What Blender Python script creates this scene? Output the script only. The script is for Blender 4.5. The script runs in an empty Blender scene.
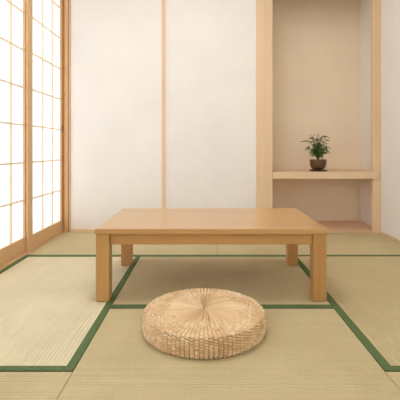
import bpy, bmesh, math, random
from mathutils import Vector, Matrix
R = random.Random(7)
FILL_LAMP = 9.5
PI = math.pi
scene = bpy.context.scene
COL = scene.collection

# ------------------------------------------------------------------ materials
def mat(name, rough=0.6, spec=0.3):
    m = bpy.data.materials.new(name); m.use_nodes = True
    nt = m.node_tree; b = nt.nodes['Principled BSDF']
    b.inputs['Roughness'].default_value = rough
    b.inputs['Specular IOR Level'].default_value = spec
    return m, nt, b
def node(nt, kind, **kw):
    n = nt.nodes.new(kind)
    for k, v in kw.items(): setattr(n, k, v)
    return n
def coords(nt, scale):
    tc = node(nt, 'ShaderNodeTexCoord'); mp = node(nt, 'ShaderNodeMapping')
    mp.inputs['Scale'].default_value = scale
    nt.links.new(tc.outputs['Object'], mp.inputs['Vector'])
    return mp.outputs['Vector']
def ramp(nt, fac, stops):
    r = node(nt, 'ShaderNodeValToRGB'); e = r.color_ramp.elements
    while len(e) < len(stops): e.new(0.5)
    for i, (p, c) in enumerate(stops):
        e[i].position = p; e[i].color = (*c, 1)
    nt.links.new(fac, r.inputs['Fac']); return r.outputs['Color']
def noise(nt, vec, scale, detail=4, rough=.55, dist=0):
    n = node(nt, 'ShaderNodeTexNoise')
    n.inputs['Scale'].default_value = scale; n.inputs['Detail'].default_value = detail
    n.inputs['Roughness'].default_value = rough; n.inputs['Distortion'].default_value = dist
    nt.links.new(vec, n.inputs['Vector']); return n.outputs['Fac']
def bump(nt, b, h, dist, strength=1.0):
    n = node(nt, 'ShaderNodeBump'); n.inputs['Distance'].default_value = dist
    n.inputs['Strength'].default_value = strength
    nt.links.new(h, n.inputs['Height']); nt.links.new(n.outputs['Normal'], b.inputs['Normal'])
def wood(name, dark, light, axis, rough=.45, spec=.35, across=55, contrast=.2, coat=0):
    """straight-grained timber, the grain running along one axis"""
    m, nt, b = mat(name, rough, spec)
    b.inputs['Coat Weight'].default_value = coat; b.inputs['Coat Roughness'].default_value = .25
    s = [across]*3; s['xyz'.index(axis)] = 1.3
    v = coords(nt, s)
    f1 = noise(nt, v, 1.0, 5, .6, .4)
    s2 = [9]*3; s2['xyz'.index(axis)] = .5
    f2 = noise(nt, coords(nt, s2), 1.0, 3, .5, .8)
    mx = node(nt, 'ShaderNodeMix', data_type='FLOAT'); mx.inputs[0].default_value = .5
    nt.links.new(f1, mx.inputs[2]); nt.links.new(f2, mx.inputs[3])
    c = ramp(nt, mx.outputs[0], [(.5-contrast, dark), (.5+contrast, light)])
    nt.links.new(c, b.inputs['Base Color'])
    bump(nt, b, f1, .0004, .5)
    return m
HL, HD = (.82, .635, .43), (.74, .535, .335)
M = {}
for a in 'xyz':
    M['cypress_'+a] = wood('cypress_'+a, HD, HL, a)
    M['oak_'+a] = wood('oak_'+a, (.46, .235, .07), (.57, .33, .118), a, rough=.33, spec=.6)
    M['top_'+a] = wood('top_'+a, (.47, .25, .08), (.59, .35, .13), a, rough=.30, spec=.7, contrast=.22, coat=.5)
    M['sash_'+a] = wood('sash_'+a, (.62, .385, .19), (.70, .465, .25), a, contrast=.3)
    M['lattice_'+a] = wood('lattice_'+a, (.84, .68, .50), (.90, .77, .61), a, contrast=.3)  # muntin wood paled: the glow of the bright paper is in its colour
M['cedar_x'] = wood('cedar_x', (.66, .43, .27), (.76, .52, .345), 'x', rough=.4)

def plaster(name, col, amt=.03):
    m, nt, b = mat(name, .9, .1)
    v = coords(nt, (1, 1, 1))
    f = noise(nt, v, 2.2, 5)
    c = ramp(nt, f, [(.3, tuple(x*(1-amt) for x in col)), (.7, tuple(min(1, x*(1+amt)) for x in col))])
    nt.links.new(c, b.inputs['Base Color'])
    bump(nt, b, noise(nt, v, 160, 3), .0006, .5)
    return m
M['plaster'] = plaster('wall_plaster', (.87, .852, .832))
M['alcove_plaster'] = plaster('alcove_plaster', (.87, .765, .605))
M['ceiling'] = plaster('ceiling_board', (.86, .84, .81))

m, nt, b = mat('shoji_paper', .9, .1)
nt.nodes.remove(b)
tr = node(nt, 'ShaderNodeBsdfTranslucent'); df = node(nt, 'ShaderNodeBsdfDiffuse'); mx = node(nt, 'ShaderNodeMixShader')
f = noise(nt, coords(nt, (1, 1, 1)), 45, 4)
c = ramp(nt, f, [(.3, (.93, .925, .91)), (.7, (.97, .965, .95))])
nt.links.new(c, tr.inputs['Color']); nt.links.new(c, df.inputs['Color'])
mx.inputs[0].default_value = .35
nt.links.new(tr.outputs[0], mx.inputs[1]); nt.links.new(df.outputs[0], mx.inputs[2])
nt.links.new(mx.outputs[0], nt.nodes['Material Output'].inputs['Surface'])
M['paper'] = m

def rush(name, axis, tint=(1, 1, 1)):
    """tatami facing: fine rushes crossing the ribs"""
    m, nt, b = mat(name, .55, .3)
    s = [420]*3; s['xyz'.index(axis)] = 14        # axis = direction the single rushes lie
    f = noise(nt, coords(nt, s), 1.0, 3, .6)
    f2 = noise(nt, coords(nt, (1, 1, 1)), 3.0, 4)
    s3 = [1.2]*3; s3['xyz'.index(axis)] = 55      # every rib has a tone of its own
    f3 = noise(nt, coords(nt, s3), 1.0, 2, .6)
    m0 = node(nt, 'ShaderNodeMix', data_type='FLOAT'); m0.inputs[0].default_value = .3
    nt.links.new(f2, m0.inputs[2]); nt.links.new(f3, m0.inputs[3])
    mx = node(nt, 'ShaderNodeMix', data_type='FLOAT'); mx.inputs[0].default_value = .55
    nt.links.new(f, mx.inputs[2]); nt.links.new(m0.outputs[0], mx.inputs[3])
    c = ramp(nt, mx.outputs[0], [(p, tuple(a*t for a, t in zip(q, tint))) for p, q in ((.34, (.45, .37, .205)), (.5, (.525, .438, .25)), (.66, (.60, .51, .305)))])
    nt.links.new(c, b.inputs['Base Color'])
    bump(nt, b, f, .0004, .5)
    return m
M['rush_x'] = rush('rush_across', 'x'); M['rush_y'] = rush('rush_along', 'y')
M['rush_pale'] = rush('rush_pale_tint', 'x', (1.29, 1.39, 1.66))  # paler, less yellow tint for the left mat
m, nt, b = mat('green_cloth', .8, .15)
f = noise(nt, coords(nt, (1, 1, 1)), 260, 3)
nt.links.new(ramp(nt, f, [(.35, (.085, .135, .05)), (.65, (.125, .18, .075))]), b.inputs['Base Color'])
bump(nt, b, f, .0006, .6)
M['cloth'] = m
m, nt, b = mat('straw', .38, .5)
at_ = node(nt, 'ShaderNodeAttribute', attribute_name='strand')     # every strand has its own tone
f = noise(nt, coords(nt, (1, 1, 1)), 150, 2, .6)
mx = node(nt, 'ShaderNodeMix', data_type='FLOAT'); mx.inputs[0].default_value = .25
nt.links.new(at_.outputs['Fac'], mx.inputs[2]); nt.links.new(f, mx.inputs[3])
nt.links.new(ramp(nt, mx.outputs[0], [(.15, (.58, .365, .17)), (.5, (.75, .545, .315)), (.85, (.89, .755, .54))]), b.inputs['Base Color'])
M['straw'] = m
m, nt, b = mat('shaded_core', .7, .2)  # shade between the strands is put into this darker core colour
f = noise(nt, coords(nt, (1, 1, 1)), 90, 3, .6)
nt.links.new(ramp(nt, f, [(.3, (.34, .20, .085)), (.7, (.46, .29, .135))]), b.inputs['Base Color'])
M['shaded_core'] = m
m, nt, b = mat('pot_glaze', .42, .5)
f = noise(nt, coords(nt, (10, 10, 55)), 1, 4)
nt.links.new(ramp(nt, f, [(.35, (.072, .037, .016)), (.65, (.175, .095, .043))]), b.inputs['Base Color'])
bump(nt, b, f, .002, .5)
M['glaze'] = m
m, nt, b = mat('dark_wood', .45, .4)
nt.links.new(ramp(nt, noise(nt, coords(nt, (4, 60, 60)), 1, 4), [(.35, (.06, .033, .018)), (.65, (.11, .06, .032))]), b.inputs['Base Color'])
M['dark_wood'] = m
m, nt, b = mat('soil', .95, .1)
nt.links.new(ramp(nt, noise(nt, coords(nt, (1, 1, 1)), 160, 4), [(.35, (.02, .013, .008)), (.65, (.06, .04, .025))]), b.inputs['Base Color'])
M['soil'] = m
m, nt, b = mat('leaf', .45, .4)
nt.links.new(ramp(nt, noise(nt, coords(nt, (1, 1, 1)), 22, 2), [(.3, (.035, .09, .022)), (.52, (.085, .18, .045)), (.72, (.22, .33, .10))]), b.inputs['Base Color'])
M['leaf'] = m
m, nt, b = mat('stem', .6, .3)
nt.links.new(ramp(nt, noise(nt, coords(nt, (1, 1, 1)), 60, 2), [(.3, (.09, .075, .03)), (.7, (.15, .16, .06))]), b.inputs['Base Color'])
M['stem'] = m
m, nt, b = mat('recess', .6, .3)
nt.links.new(ramp(nt, noise(nt, coords(nt, (60, 60, 3)), 1, 3), [(.3, (.30, .17, .08)), (.7, (.38, .22, .11))]), b.inputs['Base Color'])
M['recess'] = m

# ------------------------------------------------------------------ mesh helpers
def add_box(bm, x0, x1, y0, y1, z0, z1, bev=0.0, seg=2):
    t = bmesh.new(); bmesh.ops.create_cube(t, size=1)
    for v in t.verts:
        v.co = ((x0+x1)/2+v.co.x*(x1-x0), (y0+y1)/2+v.co.y*(y1-y0), (z0+z1)/2+v.co.z*(z1-z0))
    if bev: bmesh.ops.bevel(t, geom=t.edges[:], offset=bev, segments=seg, affect='EDGES', profile=.5)
    me = bpy.data.meshes.new('t'); t.to_mesh(me); t.free(); bm.from_mesh(me); bpy.data.meshes.remove(me)
def add_lathe(bm, prof, n=48, close=False):
    rings = []
    for r, z in prof:
        rings.append([bm.verts.new((r*math.cos(2*PI*i/n), r*math.sin(2*PI*i/n), z)) for i in range(n)] if r > 1e-6
                     else [bm.verts.new((0, 0, z))])
    for a, c in zip(rings, rings[1:]):
        for i in range(n):
            j = (i+1) % n
            q = [a[i % len(a)], a[j % len(a)], c[j % len(c)], c[i % len(c)]]
            u = []
            for v in q:
                if v not in u: u.append(v)
            if len(u) > 2: bm.faces.new(u)
def add_tube(bm, pts, radii, n=8):
    rings = []
    for k, p in enumerate(pts):
        d = (pts[min(k+1, len(pts)-1)] - pts[max(k-1, 0)]).normalized()
        u = d.orthogonal().normalized(); w = d.cross(u)
        rings.append([bm.verts.new(p + (u*math.cos(2*PI*i/n)+w*math.sin(2*PI*i/n))*radii[k]) for i in range(n)])
    for a, c in zip(rings, rings[1:]):
        for i in range(n): bm.faces.new((a[i], a[(i+1) % n], c[(i+1) % n], c[i]))
    bm.faces.new(rings[0][::-1]); bm.faces.new(rings[-1])
def obj(name, bm, m, parent=None, smooth=False):
    bmesh.ops.recalc_face_normals(bm, faces=bm.faces[:])
    me = bpy.data.meshes.new(name); bm.to_mesh(me); bm.free()
    if smooth:
        for p in me.polygons: p.use_smooth = True
    me.materials.append(m)
    o = bpy.data.objects.new(name, me); COL.objects.link(o)
    if parent: o.parent = parent
    return o
def box(name, m, x0, x1, y0, y1, z0, z1, parent=None, bev=.002):
    bm = bmesh.new(); add_box(bm, x0, x1, y0, y1, z0, z1, bev); return obj(name, bm, m, parent)
def tag(o, label, cat, group=None, kind=None):
    o['label'] = label; o['category'] = cat
    if group: o['group'] = group
    if kind: o['kind'] = kind
    return o
def empty(name, loc, label, cat, group=None, kind=None):
    o = bpy.data.objects.new(name, None); COL.objects.link(o); o.location = loc; o.empty_display_size = .1
    return tag(o, label, cat, group, kind)
def struct(name, m, *a, label, cat, bev=0.0):
    return tag(box(name, m, *a, bev=bev), label, cat, kind='structure')

# ------------------------------------------------------------------ the room
XL, XR, YB, YF, ZC = -1.328, 1.669, 3.81, -.75, 2.75
XD = -1.339                                   # room face of the inner track of paper doors
AY = 4.28                                     # back of the alcove
PX0, PX1 = .495, .650                         # alcove pillar
struct('floor', M['cypress_x'], -1.75, 1.85, YF-.1, YB, -.10, -.05, label='wooden floor boards beneath the straw mats', cat='floor')
struct('ceiling', M['ceiling'], -1.75, 1.85, YF-.1, 4.5, ZC, ZC+.08, label='pale board ceiling above the room', cat='ceiling')
struct('wall_back', M['plaster'], -1.75, PX0+.08, YB, YB+.1, -.05, ZC, label='cream plaster back wall left of the alcove pillar', cat='wall')
struct('wall_right', M['plaster'], XR, XR+.1, YF, 4.5, -.1, ZC, label='plain cream plaster wall on the right side', cat='wall')
bm = bmesh.new()
add_box(bm, -1.75, XR, YF-.1, YF, 2.5, ZC); add_box(bm, -1.75, XR, YF-.1, YF, -.1, .7)
add_box(bm, -1.75, -1.25, YF-.1, YF, .7, 2.5); add_box(bm, 1.6, XR, YF-.1, YF, .7, 2.5)
tag(obj('wall_front', bm, M['plaster']), 'plaster wall with an added paper window, behind the viewer', 'wall', kind='structure')
wn = tag(box('fill_window_1', M['paper'], -1.25, 1.6, YF-.055, YF-.054, .7, 2.5, bev=0), 'added paper window for fill light in the wall behind the viewer', 'window', kind='structure')  # unseen window, added to bring fill daylight in from the front
bm = bmesh.new()
for i in range(9): x = -1.25+2.85*i/8; add_box(bm, x-.01, x+.01, YF-.05, YF-.035, .7, 2.5)
for i in range(9): z = .7+1.8*i/8; add_box(bm, -1.25, 1.6, YF-.05, YF-.035, z-.008, z+.008)
obj('lattice', bm, M['cypress_x'], wn)
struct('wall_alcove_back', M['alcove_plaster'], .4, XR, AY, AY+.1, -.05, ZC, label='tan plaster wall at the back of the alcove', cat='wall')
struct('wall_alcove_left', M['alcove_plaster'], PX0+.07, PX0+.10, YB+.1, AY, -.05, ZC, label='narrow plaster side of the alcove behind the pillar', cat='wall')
struct('wall_alcove_header', M['plaster'], PX1, XR, YB+.02, YB+.08, 2.32, ZC, label='plaster wall above the alcove opening', cat='wall')
# left side: header above the doors and the wall beyond them
DW, PITCH, ND = .760, .722, 5
YD0 = 3.804 - PITCH*(ND-1) - DW
struct('wall_left_header', M['plaster'], -1.42, XD+.01, YF, YB, 2.53, ZC, label='plaster strip above the paper doors', cat='wall')
struct('wall_left', M['plaster'], -1.42, XD, YF, YD0, -.05, 2.53, label='plaster wall beyond the paper doors', cat='wall')
tag(box('trim_1', M['sash_y'], -1.42, XL, YD0, YB-.001, -.05, .008, bev=.002), 'wooden door track along the left edge of the mats', 'door track', kind='structure')
tag(box('trim_2', M['sash_y'], -1.42, XL+.005, YD0, YB-.001, 2.452, 2.53, bev=.002), 'wooden lintel above the paper doors', 'lintel', kind='structure')
# corner post: a round-edged post with a slim strip against the plaster
bm = bmesh.new(); add_box(bm, -1.324, -1.289, YB-.022, YB, .0016, 2.452, .003); add_box(bm, -1.40, -1.320, YB-.005, YB, .0085, 2.4515)
tag(obj('trim_3', bm, M['sash_z']), 'slim wooden post in the back left corner', 'post', kind='structure')
tag(box('trim_4', M['sash_z'], -1.286, -1.270, YB-.012, YB, 0, ZC, bev=.002), 'thin wooden strip beside the left corner post', 'trim', kind='structure')
tag(box('trim_5', M['cypress_z'], -.402, -.367, YB-.009, YB, .031, ZC, bev=.002), 'narrow vertical batten dividing the back wall', 'batten', kind='structure')
tag(box('baseboard_back', M['cypress_x'], -1.269, PX0-.001, YB-.010, YB, 0, .030, bev=.002), 'low wooden baseboard along the back wall', 'baseboard', kind='structure')
tag(box('baseboard_right', M['cypress_y'], XR-.008, XR, YF, YB-.055, 0, .018, bev=.002), 'thin wooden strip along the foot of right wall', 'baseboard', kind='structure')
tag(box('alcove_pillar', M['cypress_z'], PX0, PX1, YB-.025, YB+.12, -.05, ZC, bev=.004), 'broad square cypress pillar left of the alcove', 'pillar', kind='structure')
tag(box('trim_6', M['cypress_z'], 1.590, XR-.001, YB-.04, YB+.01, 0, ZC, bev=.003), 'slim cypress jamb post right of the alcove', 'post', kind='structure')
tag(box('trim_7', M['cypress_x'], PX1, 1.59, YB-.03, YB+.085, 2.265, 2.32, bev=.003), 'wooden lintel across the top of alcove', 'lintel', kind='structure')
bm = bmesh.new()
add_box(bm, PX1+.001, 1.589, YB-.03, YB+.06, -.05, .024, .002)
add_box(bm, PX1-.04, XR-.001, YB+.0605, AY, -.05, .023, .0)
tag(obj('alcove_floor', bm, M['cedar_x']), 'reddish wooden floor board inside the alcove', 'alcove floor', kind='structure')

# paper doors on two tracks
def make_door(k, yr, xf):
    """one sliding paper door: yr = far edge, xf = face towards the room"""
    y0, y1, z0, z1 = yr-DW, yr, .009, 2.451
    ys, ye = y0+.084, y1-.046
    th = .018
    d = empty('door_%d' % k, (xf-th/2, (y0+y1)/2, z0), ['', 'paper sliding door nearest the back wall', 'paper sliding door at left photo edge behind its neighbour'][k] if k < 3 else 'paper sliding door further along the left side, out of the picture', 'sliding door', kind='structure')
    ox, oy, oz = d.location
    def B(name, m, x0, x1, a0, a1, b0, b1, bev=.0015, par=d):
        return box(name, m, x0-ox, x1-ox, a0-oy, a1-oy, b0-oz, b1-oz, par, bev)
    B('stile', M['sash_z'], xf-th, xf, y0, ys, z0, z1)
    st = B('stile', M['sash_z'], xf-th, xf, ye, y1, z0, z1)
    B('bottom_rail', M['sash_y'], xf-th, xf-.001, ys, ye, z0, .121)
    B('top_rail', M['sash_y'], xf-th, xf-.001, ys, ye, 2.398, z1)
    w = (ye-ys)/3
    for i in (1, 2):
        B('muntin', M['lattice_z'], xf-.015, xf-.002, ys+w*i-.0085, ys+w*i+.0085, .121, 2.398, .001)
    for j in range(1, 8):
        z = .121+.284*j
        B('muntin', M['lattice_y'], xf-.014, xf-.003, ys, ye, z-.0068, z+.0068, .001)
    bm = bmesh.new(); bmesh.ops.create_grid(bm, x_segments=6, y_segments=16, size=.5)
    for v in bm.verts:
        v.co = Vector((xf-.0165-ox, (ys+ye)/2-oy+v.co.x*(ye-ys+.01), (.121+2.398)/2-oz+v.co.y*(2.272+.01)))
    obj('paper', bm, M['paper'], d)
    # finger pull let into the far stile
    bm = bmesh.new(); add_box(bm, xf-.002-ox, xf+.0012-ox, y1-.036-oy, y1-.016-oy, .945-oz, 1.02-oz, .001)
    obj('finger_pull', bm, M['recess'], d)
    return d
for k in range(ND):
    make_door(k+1, 3.804-PITCH*k, XD if k % 2 == 0 else XD-.0195)

# ------------------------------------------------------------------ straw mats
ZM = 0.0
SEAM_L, SEAM_R = -.469, .648
Y1, Y2, Y3, YE = 2.996, 1.996, 1.435, -.40
def make_mat(name, x0, x1, y0, y1, ribs, label, left=0, right=0, front=0, back=0, cover=None):
    """ribs: axis along which the ribs run; the four numbers are widths of green edging"""
    g = .0012
    x0 += g; x1 -= g; y0 += g; y1 -= g
    cx, cy = (x0+x1)/2, (y0+y1)/2
    e = empty('tatami_mat', (cx, cy, -.05), label, 'straw mat', 'straw mats on the floor')
    oz = -.05
    P, A = .0155, .0026
    if ribs == 'y': lo, hi, s0, s1 = x0, x1, y0, y1
    else: lo, hi, s0, s1 = y0, y1, x0, x1
    n = max(1, round((hi-lo)/P)); sub = 8
    prof = []
    for i in range(n*sub+1):
        t = i/(n*sub)
        z = ZM - A*(1-abs(math.sin(PI*t*n))**.6)
        prof.append((lo+(hi-lo)*t, z))
    prof = [(lo, oz)] + prof + [(hi, oz)]
    bm = bmesh.new()
    def P3(u, s, z): return (u-cx, s-cy, z-oz) if ribs == 'y' else (s-cx, u-cy, z-oz)
    a = [bm.verts.new(P3(u, s0, z)) for u, z in prof]; c = [bm.verts.new(P3(u, s1, z)) for u, z in prof]
    for i in range(len(prof)-1): bm.faces.new((a[i], a[i+1], c[i+1], c[i]))
    bm.faces.new((a[0], c[0], c[-1], a[-1])); bm.faces.new(a); bm.faces.new(c)
    obj('rush_cover', bm, M[cover or 'rush_'+('x' if ribs == 'y' else 'y')], e)
    t = .0012
    def band(q0, q1, r0, r1):
        bm = bmesh.new(); add_box(bm, q0-cx, q1-cx, r0-cy, r1-cy, ZM-.006-oz, ZM+t-oz, .0008); obj('edging', bm, M['cloth'], e)
    l, r, f, k = left, right, front, back
    if l: band(x0, x0+l, y0, y1)
    if r: band(x1-r, x1, y0, y1)
    if f: band(x0+l+.0003 if l else x0, x1-r-.0003 if r else x1, y0, y0+f)
    if k: band(x0+l+.0003 if l else x0, x1-r-.0003 if r else x1, y1-k, y1)
    return e
SB = .105                                     # seam in the back row
make_mat('m', XL, SB, Y1, YB-.001, 'x', 'straw mat along the back wall, in front of the plain plaster')
make_mat('m', SB, XR, Y1, YB-.031, 'x', 'straw mat in the far right corner, in front of the alcove')
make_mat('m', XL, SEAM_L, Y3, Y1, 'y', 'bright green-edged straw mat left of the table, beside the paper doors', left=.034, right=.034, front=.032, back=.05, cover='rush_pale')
make_mat('m', SEAM_L, SEAM_R, Y2, Y1, 'x', 'shaded straw mat lying under the low table', front=.046, back=.05)
make_mat('m', SEAM_R, XR, Y3, Y1, 'y', 'green-edged straw mat right of the table, beside the right wall', left=.037, front=.032, back=.04)
make_mat('m', SEAM_L, SEAM_R, .18, Y2, 'x', 'straw mat in the foreground under the round woven cushion')
make_mat('m', XL, SEAM_L, YE, Y3, 'x', 'straw mat at the bottom left corner of the photo')
make_mat('m', SEAM_R, XR, YE, Y3, 'x', 'straw mat at the bottom right corner of the photo')

# ------------------------------------------------------------------ low table
TX0, TX1, TY0, TY1 = -.563, .638, 2.075, 2.782
tcx, tcy = (TX0+TX1)/2, (TY0+TY1)/2
ZF = .0013
tb = empty('low_table', (tcx, tcy, ZF), 'low oak table with square legs standing on the straw mats', 'table')
def T(name, m, x0, x1, y0, y1, z0, z1, bev): return box(name, m, x0-tcx, x1-tcx, y0-tcy, y1-tcy, z0-ZF, z1-ZF, tb, bev)
T('tabletop', M['top_x'], TX0-.004, TX1+.004, TY0-.006, TY1+.004, .3535, .3815, .003)
L = .070
for x in (TX0, TX1-L):
    for y in (TY0+.004, TY1-L):
        T('leg', M['oak_z'], x, x+L, y, y+L, ZF, .3530, .003)
T('apron', M['oak_x'], TX0+L+.0005, TX1-L-.0005, TY0+.020, TY0+.042, .294, .3530, .0015)
T('apron', M['oak_x'], TX0+L+.0005, TX1-L-.0005, TY1-.038, TY1-.016, .294, .3530, .0015)
T('apron', M['oak_y'], TX0+.016, TX0+.038, TY0+L+.0045, TY1-L-.0005, .294, .3530, .0015)
T('apron', M['oak_y'], TX1-.038, TX1-.016, TY0+L+.0045, TY1-L-.0005, .294, .3530, .0015)

# ------------------------------------------------------------------ round woven cushion
CX, CY, CR, CH = 0.0, 1.772, .270, .092
cu = empty('floor_cushion', (CX, CY, .0002), 'round woven straw floor cushion in front of the low table', 'cushion')
# a core of brown straw, darkened to put shade in the gaps, and over it pale strands woven in short pads round the side and the outer top, long cords in the middle
RIM, BODY = CR-.022, CR-.006
prof = [(0, CH-.006), (RIM*.5, CH-.006), (RIM, CH-.008)]
for k in range(1, 10):
    t = k/9*PI/2; prof.append((RIM+(BODY-RIM)*math.sin(t), CH-.024+.016*math.cos(t)))
for k in range(1, 13):
    t = k/12; prof.append((BODY+.002*math.sin(PI*t), CH-.024-(CH-.043)*t))
for k in range(1, 9):
    t = k/8*PI/2; prof.append((BODY-.017+.017*math.cos(t), .019-.0165*math.sin(t)))
prof.append((0, .0025))
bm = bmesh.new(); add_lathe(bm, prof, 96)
obj('core', bm, M['shaded_core'], cu, True)
dense = [Vector(p) for p in prof[2:-1]]
ln = [0]
for a, c in zip(dense, dense[1:]): ln.append(ln[-1]+(c-a).length)
def side_at(t):
    t = min(max(t, 0), ln[-1]-1e-6); k = 0
    while k < len(ln)-2 and ln[k+1] <= t: k += 1
    f = (t-ln[k])/(ln[k+1]-ln[k]); d = (dense[k+1]-dense[k]).normalized()
    return dense[k].lerp(dense[k+1], f), Vector((-d.y, d.x))
def surf(rad_or_t, top):
    if top: return Vector((rad_or_t, CH-.006-.002*max(0, rad_or_t/RIM-.5)*2)), Vector((0, 1))
    p, n = side_at(rad_or_t)
    return p, (n if n.x > -.01 or n.y > .5 else -n)
class Pads:
    def __init__(self): self.bm = bmesh.new(); self.lay = self.bm.verts.layers.float_color.new('strand')
    def pad(self, th0, th1, a0, a1, h, top, tone, skew=0, nu=6, nv=4, ends=.5):
        """one strand: an arched pad between two angles and two distances along the profile"""
        g = []
        for i in range(nu+1):
            u = i/nu*2-1; row = []
            for j in range(nv+1):
                v = j/nv*2-1
                p, n = surf(a0+(a1-a0)*j/nv+skew*u*(a1-a0), top)
                k = max(0, 1-abs(u)**2.4)**ends*max(0, 1-v*v)**.5
                q = p+n*(h*k-.0012)
                th = th0+(th1-th0)*i/nu
                w = self.bm.verts.new((q.x*math.cos(th), q.x*math.sin(th), max(q.y, .0015))); w[self.lay] = (tone,)*3+(1,)
                row.append(w)
            g.append(row)
        for a, c in zip(g, g[1:]):
            for j in range(nv): self.bm.faces.new((a[j], a[j+1], c[j+1], c[j]))
def tone(th, q=0):
    return min(1, max(0, .5+.145*R.gauss(0, 1)+.10*math.sin(3*th+q*5)+.06*math.sin(7*th+1)))
NS = 90
P = Pads(); nrow = 10; pit = ln[-1]/nrow
for k in range(NS):
    t0 = 2*PI*k/NS; dt = 2*PI/NS
    for j in range(nrow+1):
        o = -.5 if k % 2 else 0
        a0, a1 = (j+o+.06)*pit, (j+o+.94)*pit
        if a1 > ln[-1]+.001 or a1 < .004: continue
        P.pad(t0-.49*dt, t0+.49*dt, max(a0, 0), a1, .0090*R.uniform(.9, 1.1), False, tone(t0, j*.1), R.uniform(.0, .14))
obj('woven_side', P.bm, M['straw'], cu, smooth=True)
P = Pads(); RI = .128
NC = 54                                        # long cords spreading from the middle
for k in range(NC):
    dt = 2*PI/NC; t0 = k*dt; g = []
    tn = .5+.7*(tone(t0)-.5); nu, nv = 18, 6; end = RI+.02+R.uniform(-.02, .035)+.03*max(0, math.sin(-t0+.5))
    for i in range(nu+1):
        u = i/nu; r = .004+(end-.004)*u; row = []
        for j in range(nv+1):
            v = j/nv*2-1
            k_ = max(0, 1-v*v)**.5*(1 if u < .93 else max(0, 1-((u-.93)/.07)**2)**.5)*min(1, .25+u*4)
            th = t0+.5*dt*.97*v+.22*(1-u)
            w = P.bm.verts.new((r*math.cos(th), r*math.sin(th), CH-.0072+(.0095*k_)+.0008*math.sin(r*900+k))); w[P.lay] = (tn,)*3+(1,)
            row.append(w)
        g.append(row)
    for a, c in zip(g, g[1:]):
        for j in range(nv): P.bm.faces.new((a[j], a[j+1], c[j+1], c[j]))
nr = 11; pit = (RIM+.002-RI)/nr
for k in range(NS):
    t0 = 2*PI*k/NS; dt = 2*PI/NS
    for j in range(nr+1):
        o = -.5 if k % 2 else 0
        P.pad(t0-.5*dt, t0+.5*dt, RI+(j+o)*pit, RI+(j+o+1)*pit, .0075*R.uniform(.85, 1.1), True, tone(t0, j*.1), R.uniform(.0, .2))
obj('woven_top', P.bm, M['straw'], cu, smooth=True)

# ------------------------------------------------------------------ alcove shelf, saucer, potted plant
ZS = .573
bm = bmesh.new()
add_box(bm, PX1+.001, 1.589, YB-.045, AY-.001, ZS-.062, ZS, .002)
add_box(bm, 1.5885, 1.626, YB-.062, YB-.0405, ZS-.062, ZS, .001)
add_box(bm, PX1+.001, 1.5890, YB-.062, YB-.0440, ZS-.062, ZS, .001)
add_box(bm, 1.5885, XR-.001, YB+.0105, AY-.001, ZS-.062, ZS, .001)
tag(obj('alcove_shelf', bm, M['cypress_x']), 'thick wooden shelf spanning the alcove beneath the potted plant', 'shelf')
PXc, PYc = 1.122, 3.935
bm = bmesh.new()
add_lathe(bm, [(0, 0), (.070, 0), (.082, .004), (.090, .012), (.087, .013), (.078, .007), (0, .006)], 48)
sa = obj('saucer', bm, M['dark_wood'], None, True); sa.location = (PXc, PYc, ZS+.0003)
tag(sa, 'dark brown round saucer under the plant pot', 'saucer')
zp = ZS+.0072
pl = empty('potted_plant', (PXc, PYc, zp), 'small leafy green plant in a brown bowl-shaped pot on the shelf', 'plant')
bm = bmesh.new()
add_lathe(bm, [(0, .010), (.040, .010), (.056, .016), (.069, .030), (.077, .050), (.080, .072), (.080, .098), (.0815, .104), (.079, .107),
               (.075, .104), (.074, .095), (.071, .085), (0, .085)], 56)
pot = obj('pot', bm, M['glaze'], pl, True)
for k in range(3):
    a = -PI/2+.5+k*2*PI/3
    bm = bmesh.new()
    t = [(.0, 0), (.011, 0), (.014, .008), (.013, .017), (0, .017)]
    add_lathe(bm, t, 16); bmesh.ops.translate(bm, verts=bm.verts[:], vec=(.043*math.cos(a), .043*math.sin(a), 0))
    obj('foot', bm, M['glaze'], pot, True)
bm = bmesh.new()
n = 40; rings = []
add_lathe(bm, [(0, .101)]+[(.0715*k/10, .099+R.uniform(-.002, .002)-.004*(k/10)**2) for k in range(1, 11)]+[(.0715, .088), (0, .088)], n)
for v in bm.verts:
    if v.co.z > .09 and v.co.xy.length < .068: v.co.z += R.uniform(-.0025, .0025)
obj('soil', bm, M['soil'], pl)
def add_leaf(bm, base, d, length, width, droop, roll=0):
    """a pointed blade folded along its midrib, bending down towards the tip"""
    d = d.normalized(); side = d.cross(Vector((0, 0, 1)))
    if side.length < .05: side = Vector((1, 0, 0))
    side.normalize(); side = Matrix.Rotation(roll, 3, d) @ side
    n = 7; L3 = []; p = base.copy(); dd = d.copy()
    for i in range(n+1):
        t = i/n; w = width*.5*(math.sin(PI*min(1, t**.75*1.0))**.8 if 0 < t < 1 else .02)
        up = side.cross(dd).normalized()
        L3.append([bm.verts.new(p+side*w+up*w*.35), bm.verts.new(p), bm.verts.new(p-side*w+up*w*.35)])
        p = p+dd*(length/n); dd = (dd+Vector((0, 0, -droop/n))).normalized()
    for a, c in zip(L3, L3[1:]):
        bm.faces.new((a[0], a[1], c[1], c[0])); bm.faces.new((a[1], a[2], c[2], c[1]))
K = PYc/400
def at(px, py, dy=0):                          # a place in the plant, in metres from its base
    return Vector(((px-204)*K-PXc, dy, .8+(148-py)*K-zp))
stems = bmesh.new(); leaves = bmesh.new()
root = Vector((0, 0, .096))
tips = []
add_tube(stems, [root, Vector((.002, 0, .125)), Vector((-.002, .002, .150))], [.008, .007, .005])
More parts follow.
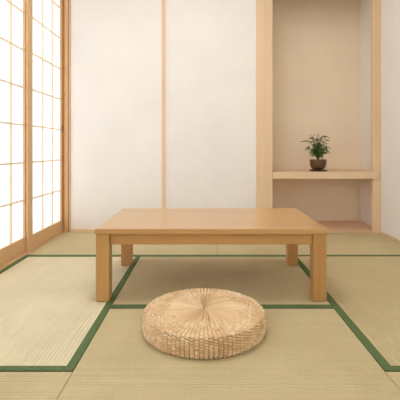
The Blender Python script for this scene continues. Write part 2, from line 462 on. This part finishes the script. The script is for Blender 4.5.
shoots = [((311, 143), -.02), ((313.5, 137.5), .02), ((317, 139), -.03), ((321, 138), .01), ((324.5, 141), -.02), ((314, 146), -.05),
          ((322, 146), -.05), ((312.5, 153), -.03), ((323, 153), -.03), ((317, 152), -.06), ((314, 150), .04), ((321, 151), .04), ((310, 149), .02), ((326, 149), .03), ((318, 144), .05), ((319, 148), -.06)]
for (p, dy) in shoots:
    e = at(*p, dy); mid = root.lerp(e, .5)+Vector((-(e.x)*.22, 0, .02))
    pts = [root*(1-t)**2+mid*2*t*(1-t)+e*t*t for t in (0, .25, .5, .75, 1)]
    add_tube(stems, pts, [.0035, .003, .0025, .002, .0012], 6)
    for t in (.45, .6, .75, .88, 1):
        b0 = root*(1-t)**2+mid*2*t*(1-t)+e*t*t
        for q in range(3):
            a = R.uniform(0, 2*PI); d = Vector((math.cos(a), math.sin(a)*.8, R.uniform(-.15, .9)))
            add_leaf(leaves, b0, d, R.uniform(.042, .068), R.uniform(.014, .021), R.uniform(.5, 1.6), R.uniform(-.7, .7))
# the long outer leaves that stand clear of the bush
for p0, p1, w, dr in [((309.5, 141.5), (300, 142), .013, .35), ((312, 137), (308, 143), .016, .7), ((313, 136), (316.5, 134.5), .011, .5),
                      ((322, 137), (331, 139), .013, .8), ((324, 137), (326.5, 142.5), .019, .3), ((320, 139), (323.5, 135.5), .012, .3),
                      ((311, 148), (304.5, 151), .013, .5), ((325, 149), (329, 154), .014, .5), ((326, 147), (332.5, 149.5), .008, .5),
                      ((323, 152), (327.5, 154.5), .014, .4), ((312, 152), (310, 156), .014, .3), ((317, 137), (319.5, 134), .010, .3)]:
    dy = R.uniform(-.03, .03); A, Bp = at(*p0, dy), at(*p1, dy+R.uniform(-.02, .02)); ln_ = (Bp-A).length
    add_leaf(leaves, A, (Bp-A)+Vector((0, 0, dr*ln_*.45)), ln_*1.08, w, dr, R.choice([-.9, .9, .5]))
    mid = root.lerp(A, .55)+Vector((-A.x*.15, 0, .015))
    add_tube(stems, [root*(1-t)**2+mid*2*t*(1-t)+A*t*t for t in (0, .25, .5, .75, 1)], [.003, .0025, .002, .0016, .001], 6)
obj('stem', stems, M['stem'], pl, True)
obj('foliage', leaves, M['leaf'], pl, True)

# ------------------------------------------------------------------ daylight through the paper doors
w = bpy.data.worlds.new('World'); scene.world = w; w.use_nodes = True
bg = w.node_tree.nodes['Background']; bg.inputs[0].default_value = (.925, .985, 1.06, 1); bg.inputs[1].default_value = 1.25
s = bpy.data.lights.new('sun', 'SUN'); s.energy = 3.6; s.color = (.92, .985, 1.07); s.angle = math.radians(3)
so = bpy.data.objects.new('sun', s); COL.objects.link(so); so.location = (-1, -5, 4)
so.rotation_euler = Vector((.12, .9, -.42)).to_track_quat('-Z', 'Y').to_euler()

# round ceiling lamp, unseen and added to fill the room from above
lm, nt, b = mat('fill_lamp_shade', .6, .2)
b.inputs['Emission Color'].default_value = (.985, .975, .96, 1); b.inputs['Emission Strength'].default_value = FILL_LAMP
cl = empty('added_ceiling_light', (-.12, 2.1, ZC), 'added fill lamp, round and white, unseen above the low table', 'lamp')
bm = bmesh.new(); add_lathe(bm, [(0, -.085), (.20, -.080), (.30, -.065), (.345, -.045), (.35, -.03), (.35, -.015), (0, -.015)], 48)
obj('fill_lamp_shade', bm, lm, cl, True)
bm = bmesh.new(); add_lathe(bm, [(0, -.014), (.36, -.014), (.365, -.008), (.365, -.0005), (0, -.0005)], 48)
obj('fill_lamp_base', bm, M['cypress_x'], cl)

# ------------------------------------------------------------------ camera
cam = bpy.data.cameras.new('camera'); co = bpy.data.objects.new('camera', cam); COL.objects.link(co)
cam.sensor_width = 36; cam.lens = 36; cam.shift_x = -4/400; cam.shift_y = -52/400
cam.clip_start = .02
co.location = (0, 0, .8); co.rotation_euler = (PI/2, 0, 0)
scene.camera = co
vs = scene.view_settings
vs.view_transform = 'Standard'; vs.look = 'None'; vs.gamma = 1; vs.use_curve_mapping = False; vs.exposure = 0.65
scene.cycles.use_adaptive_sampling = False; scene.cycles.max_bounces = 16; scene.cycles.diffuse_bounces = 10; scene.cycles.transmission_bounces = 10
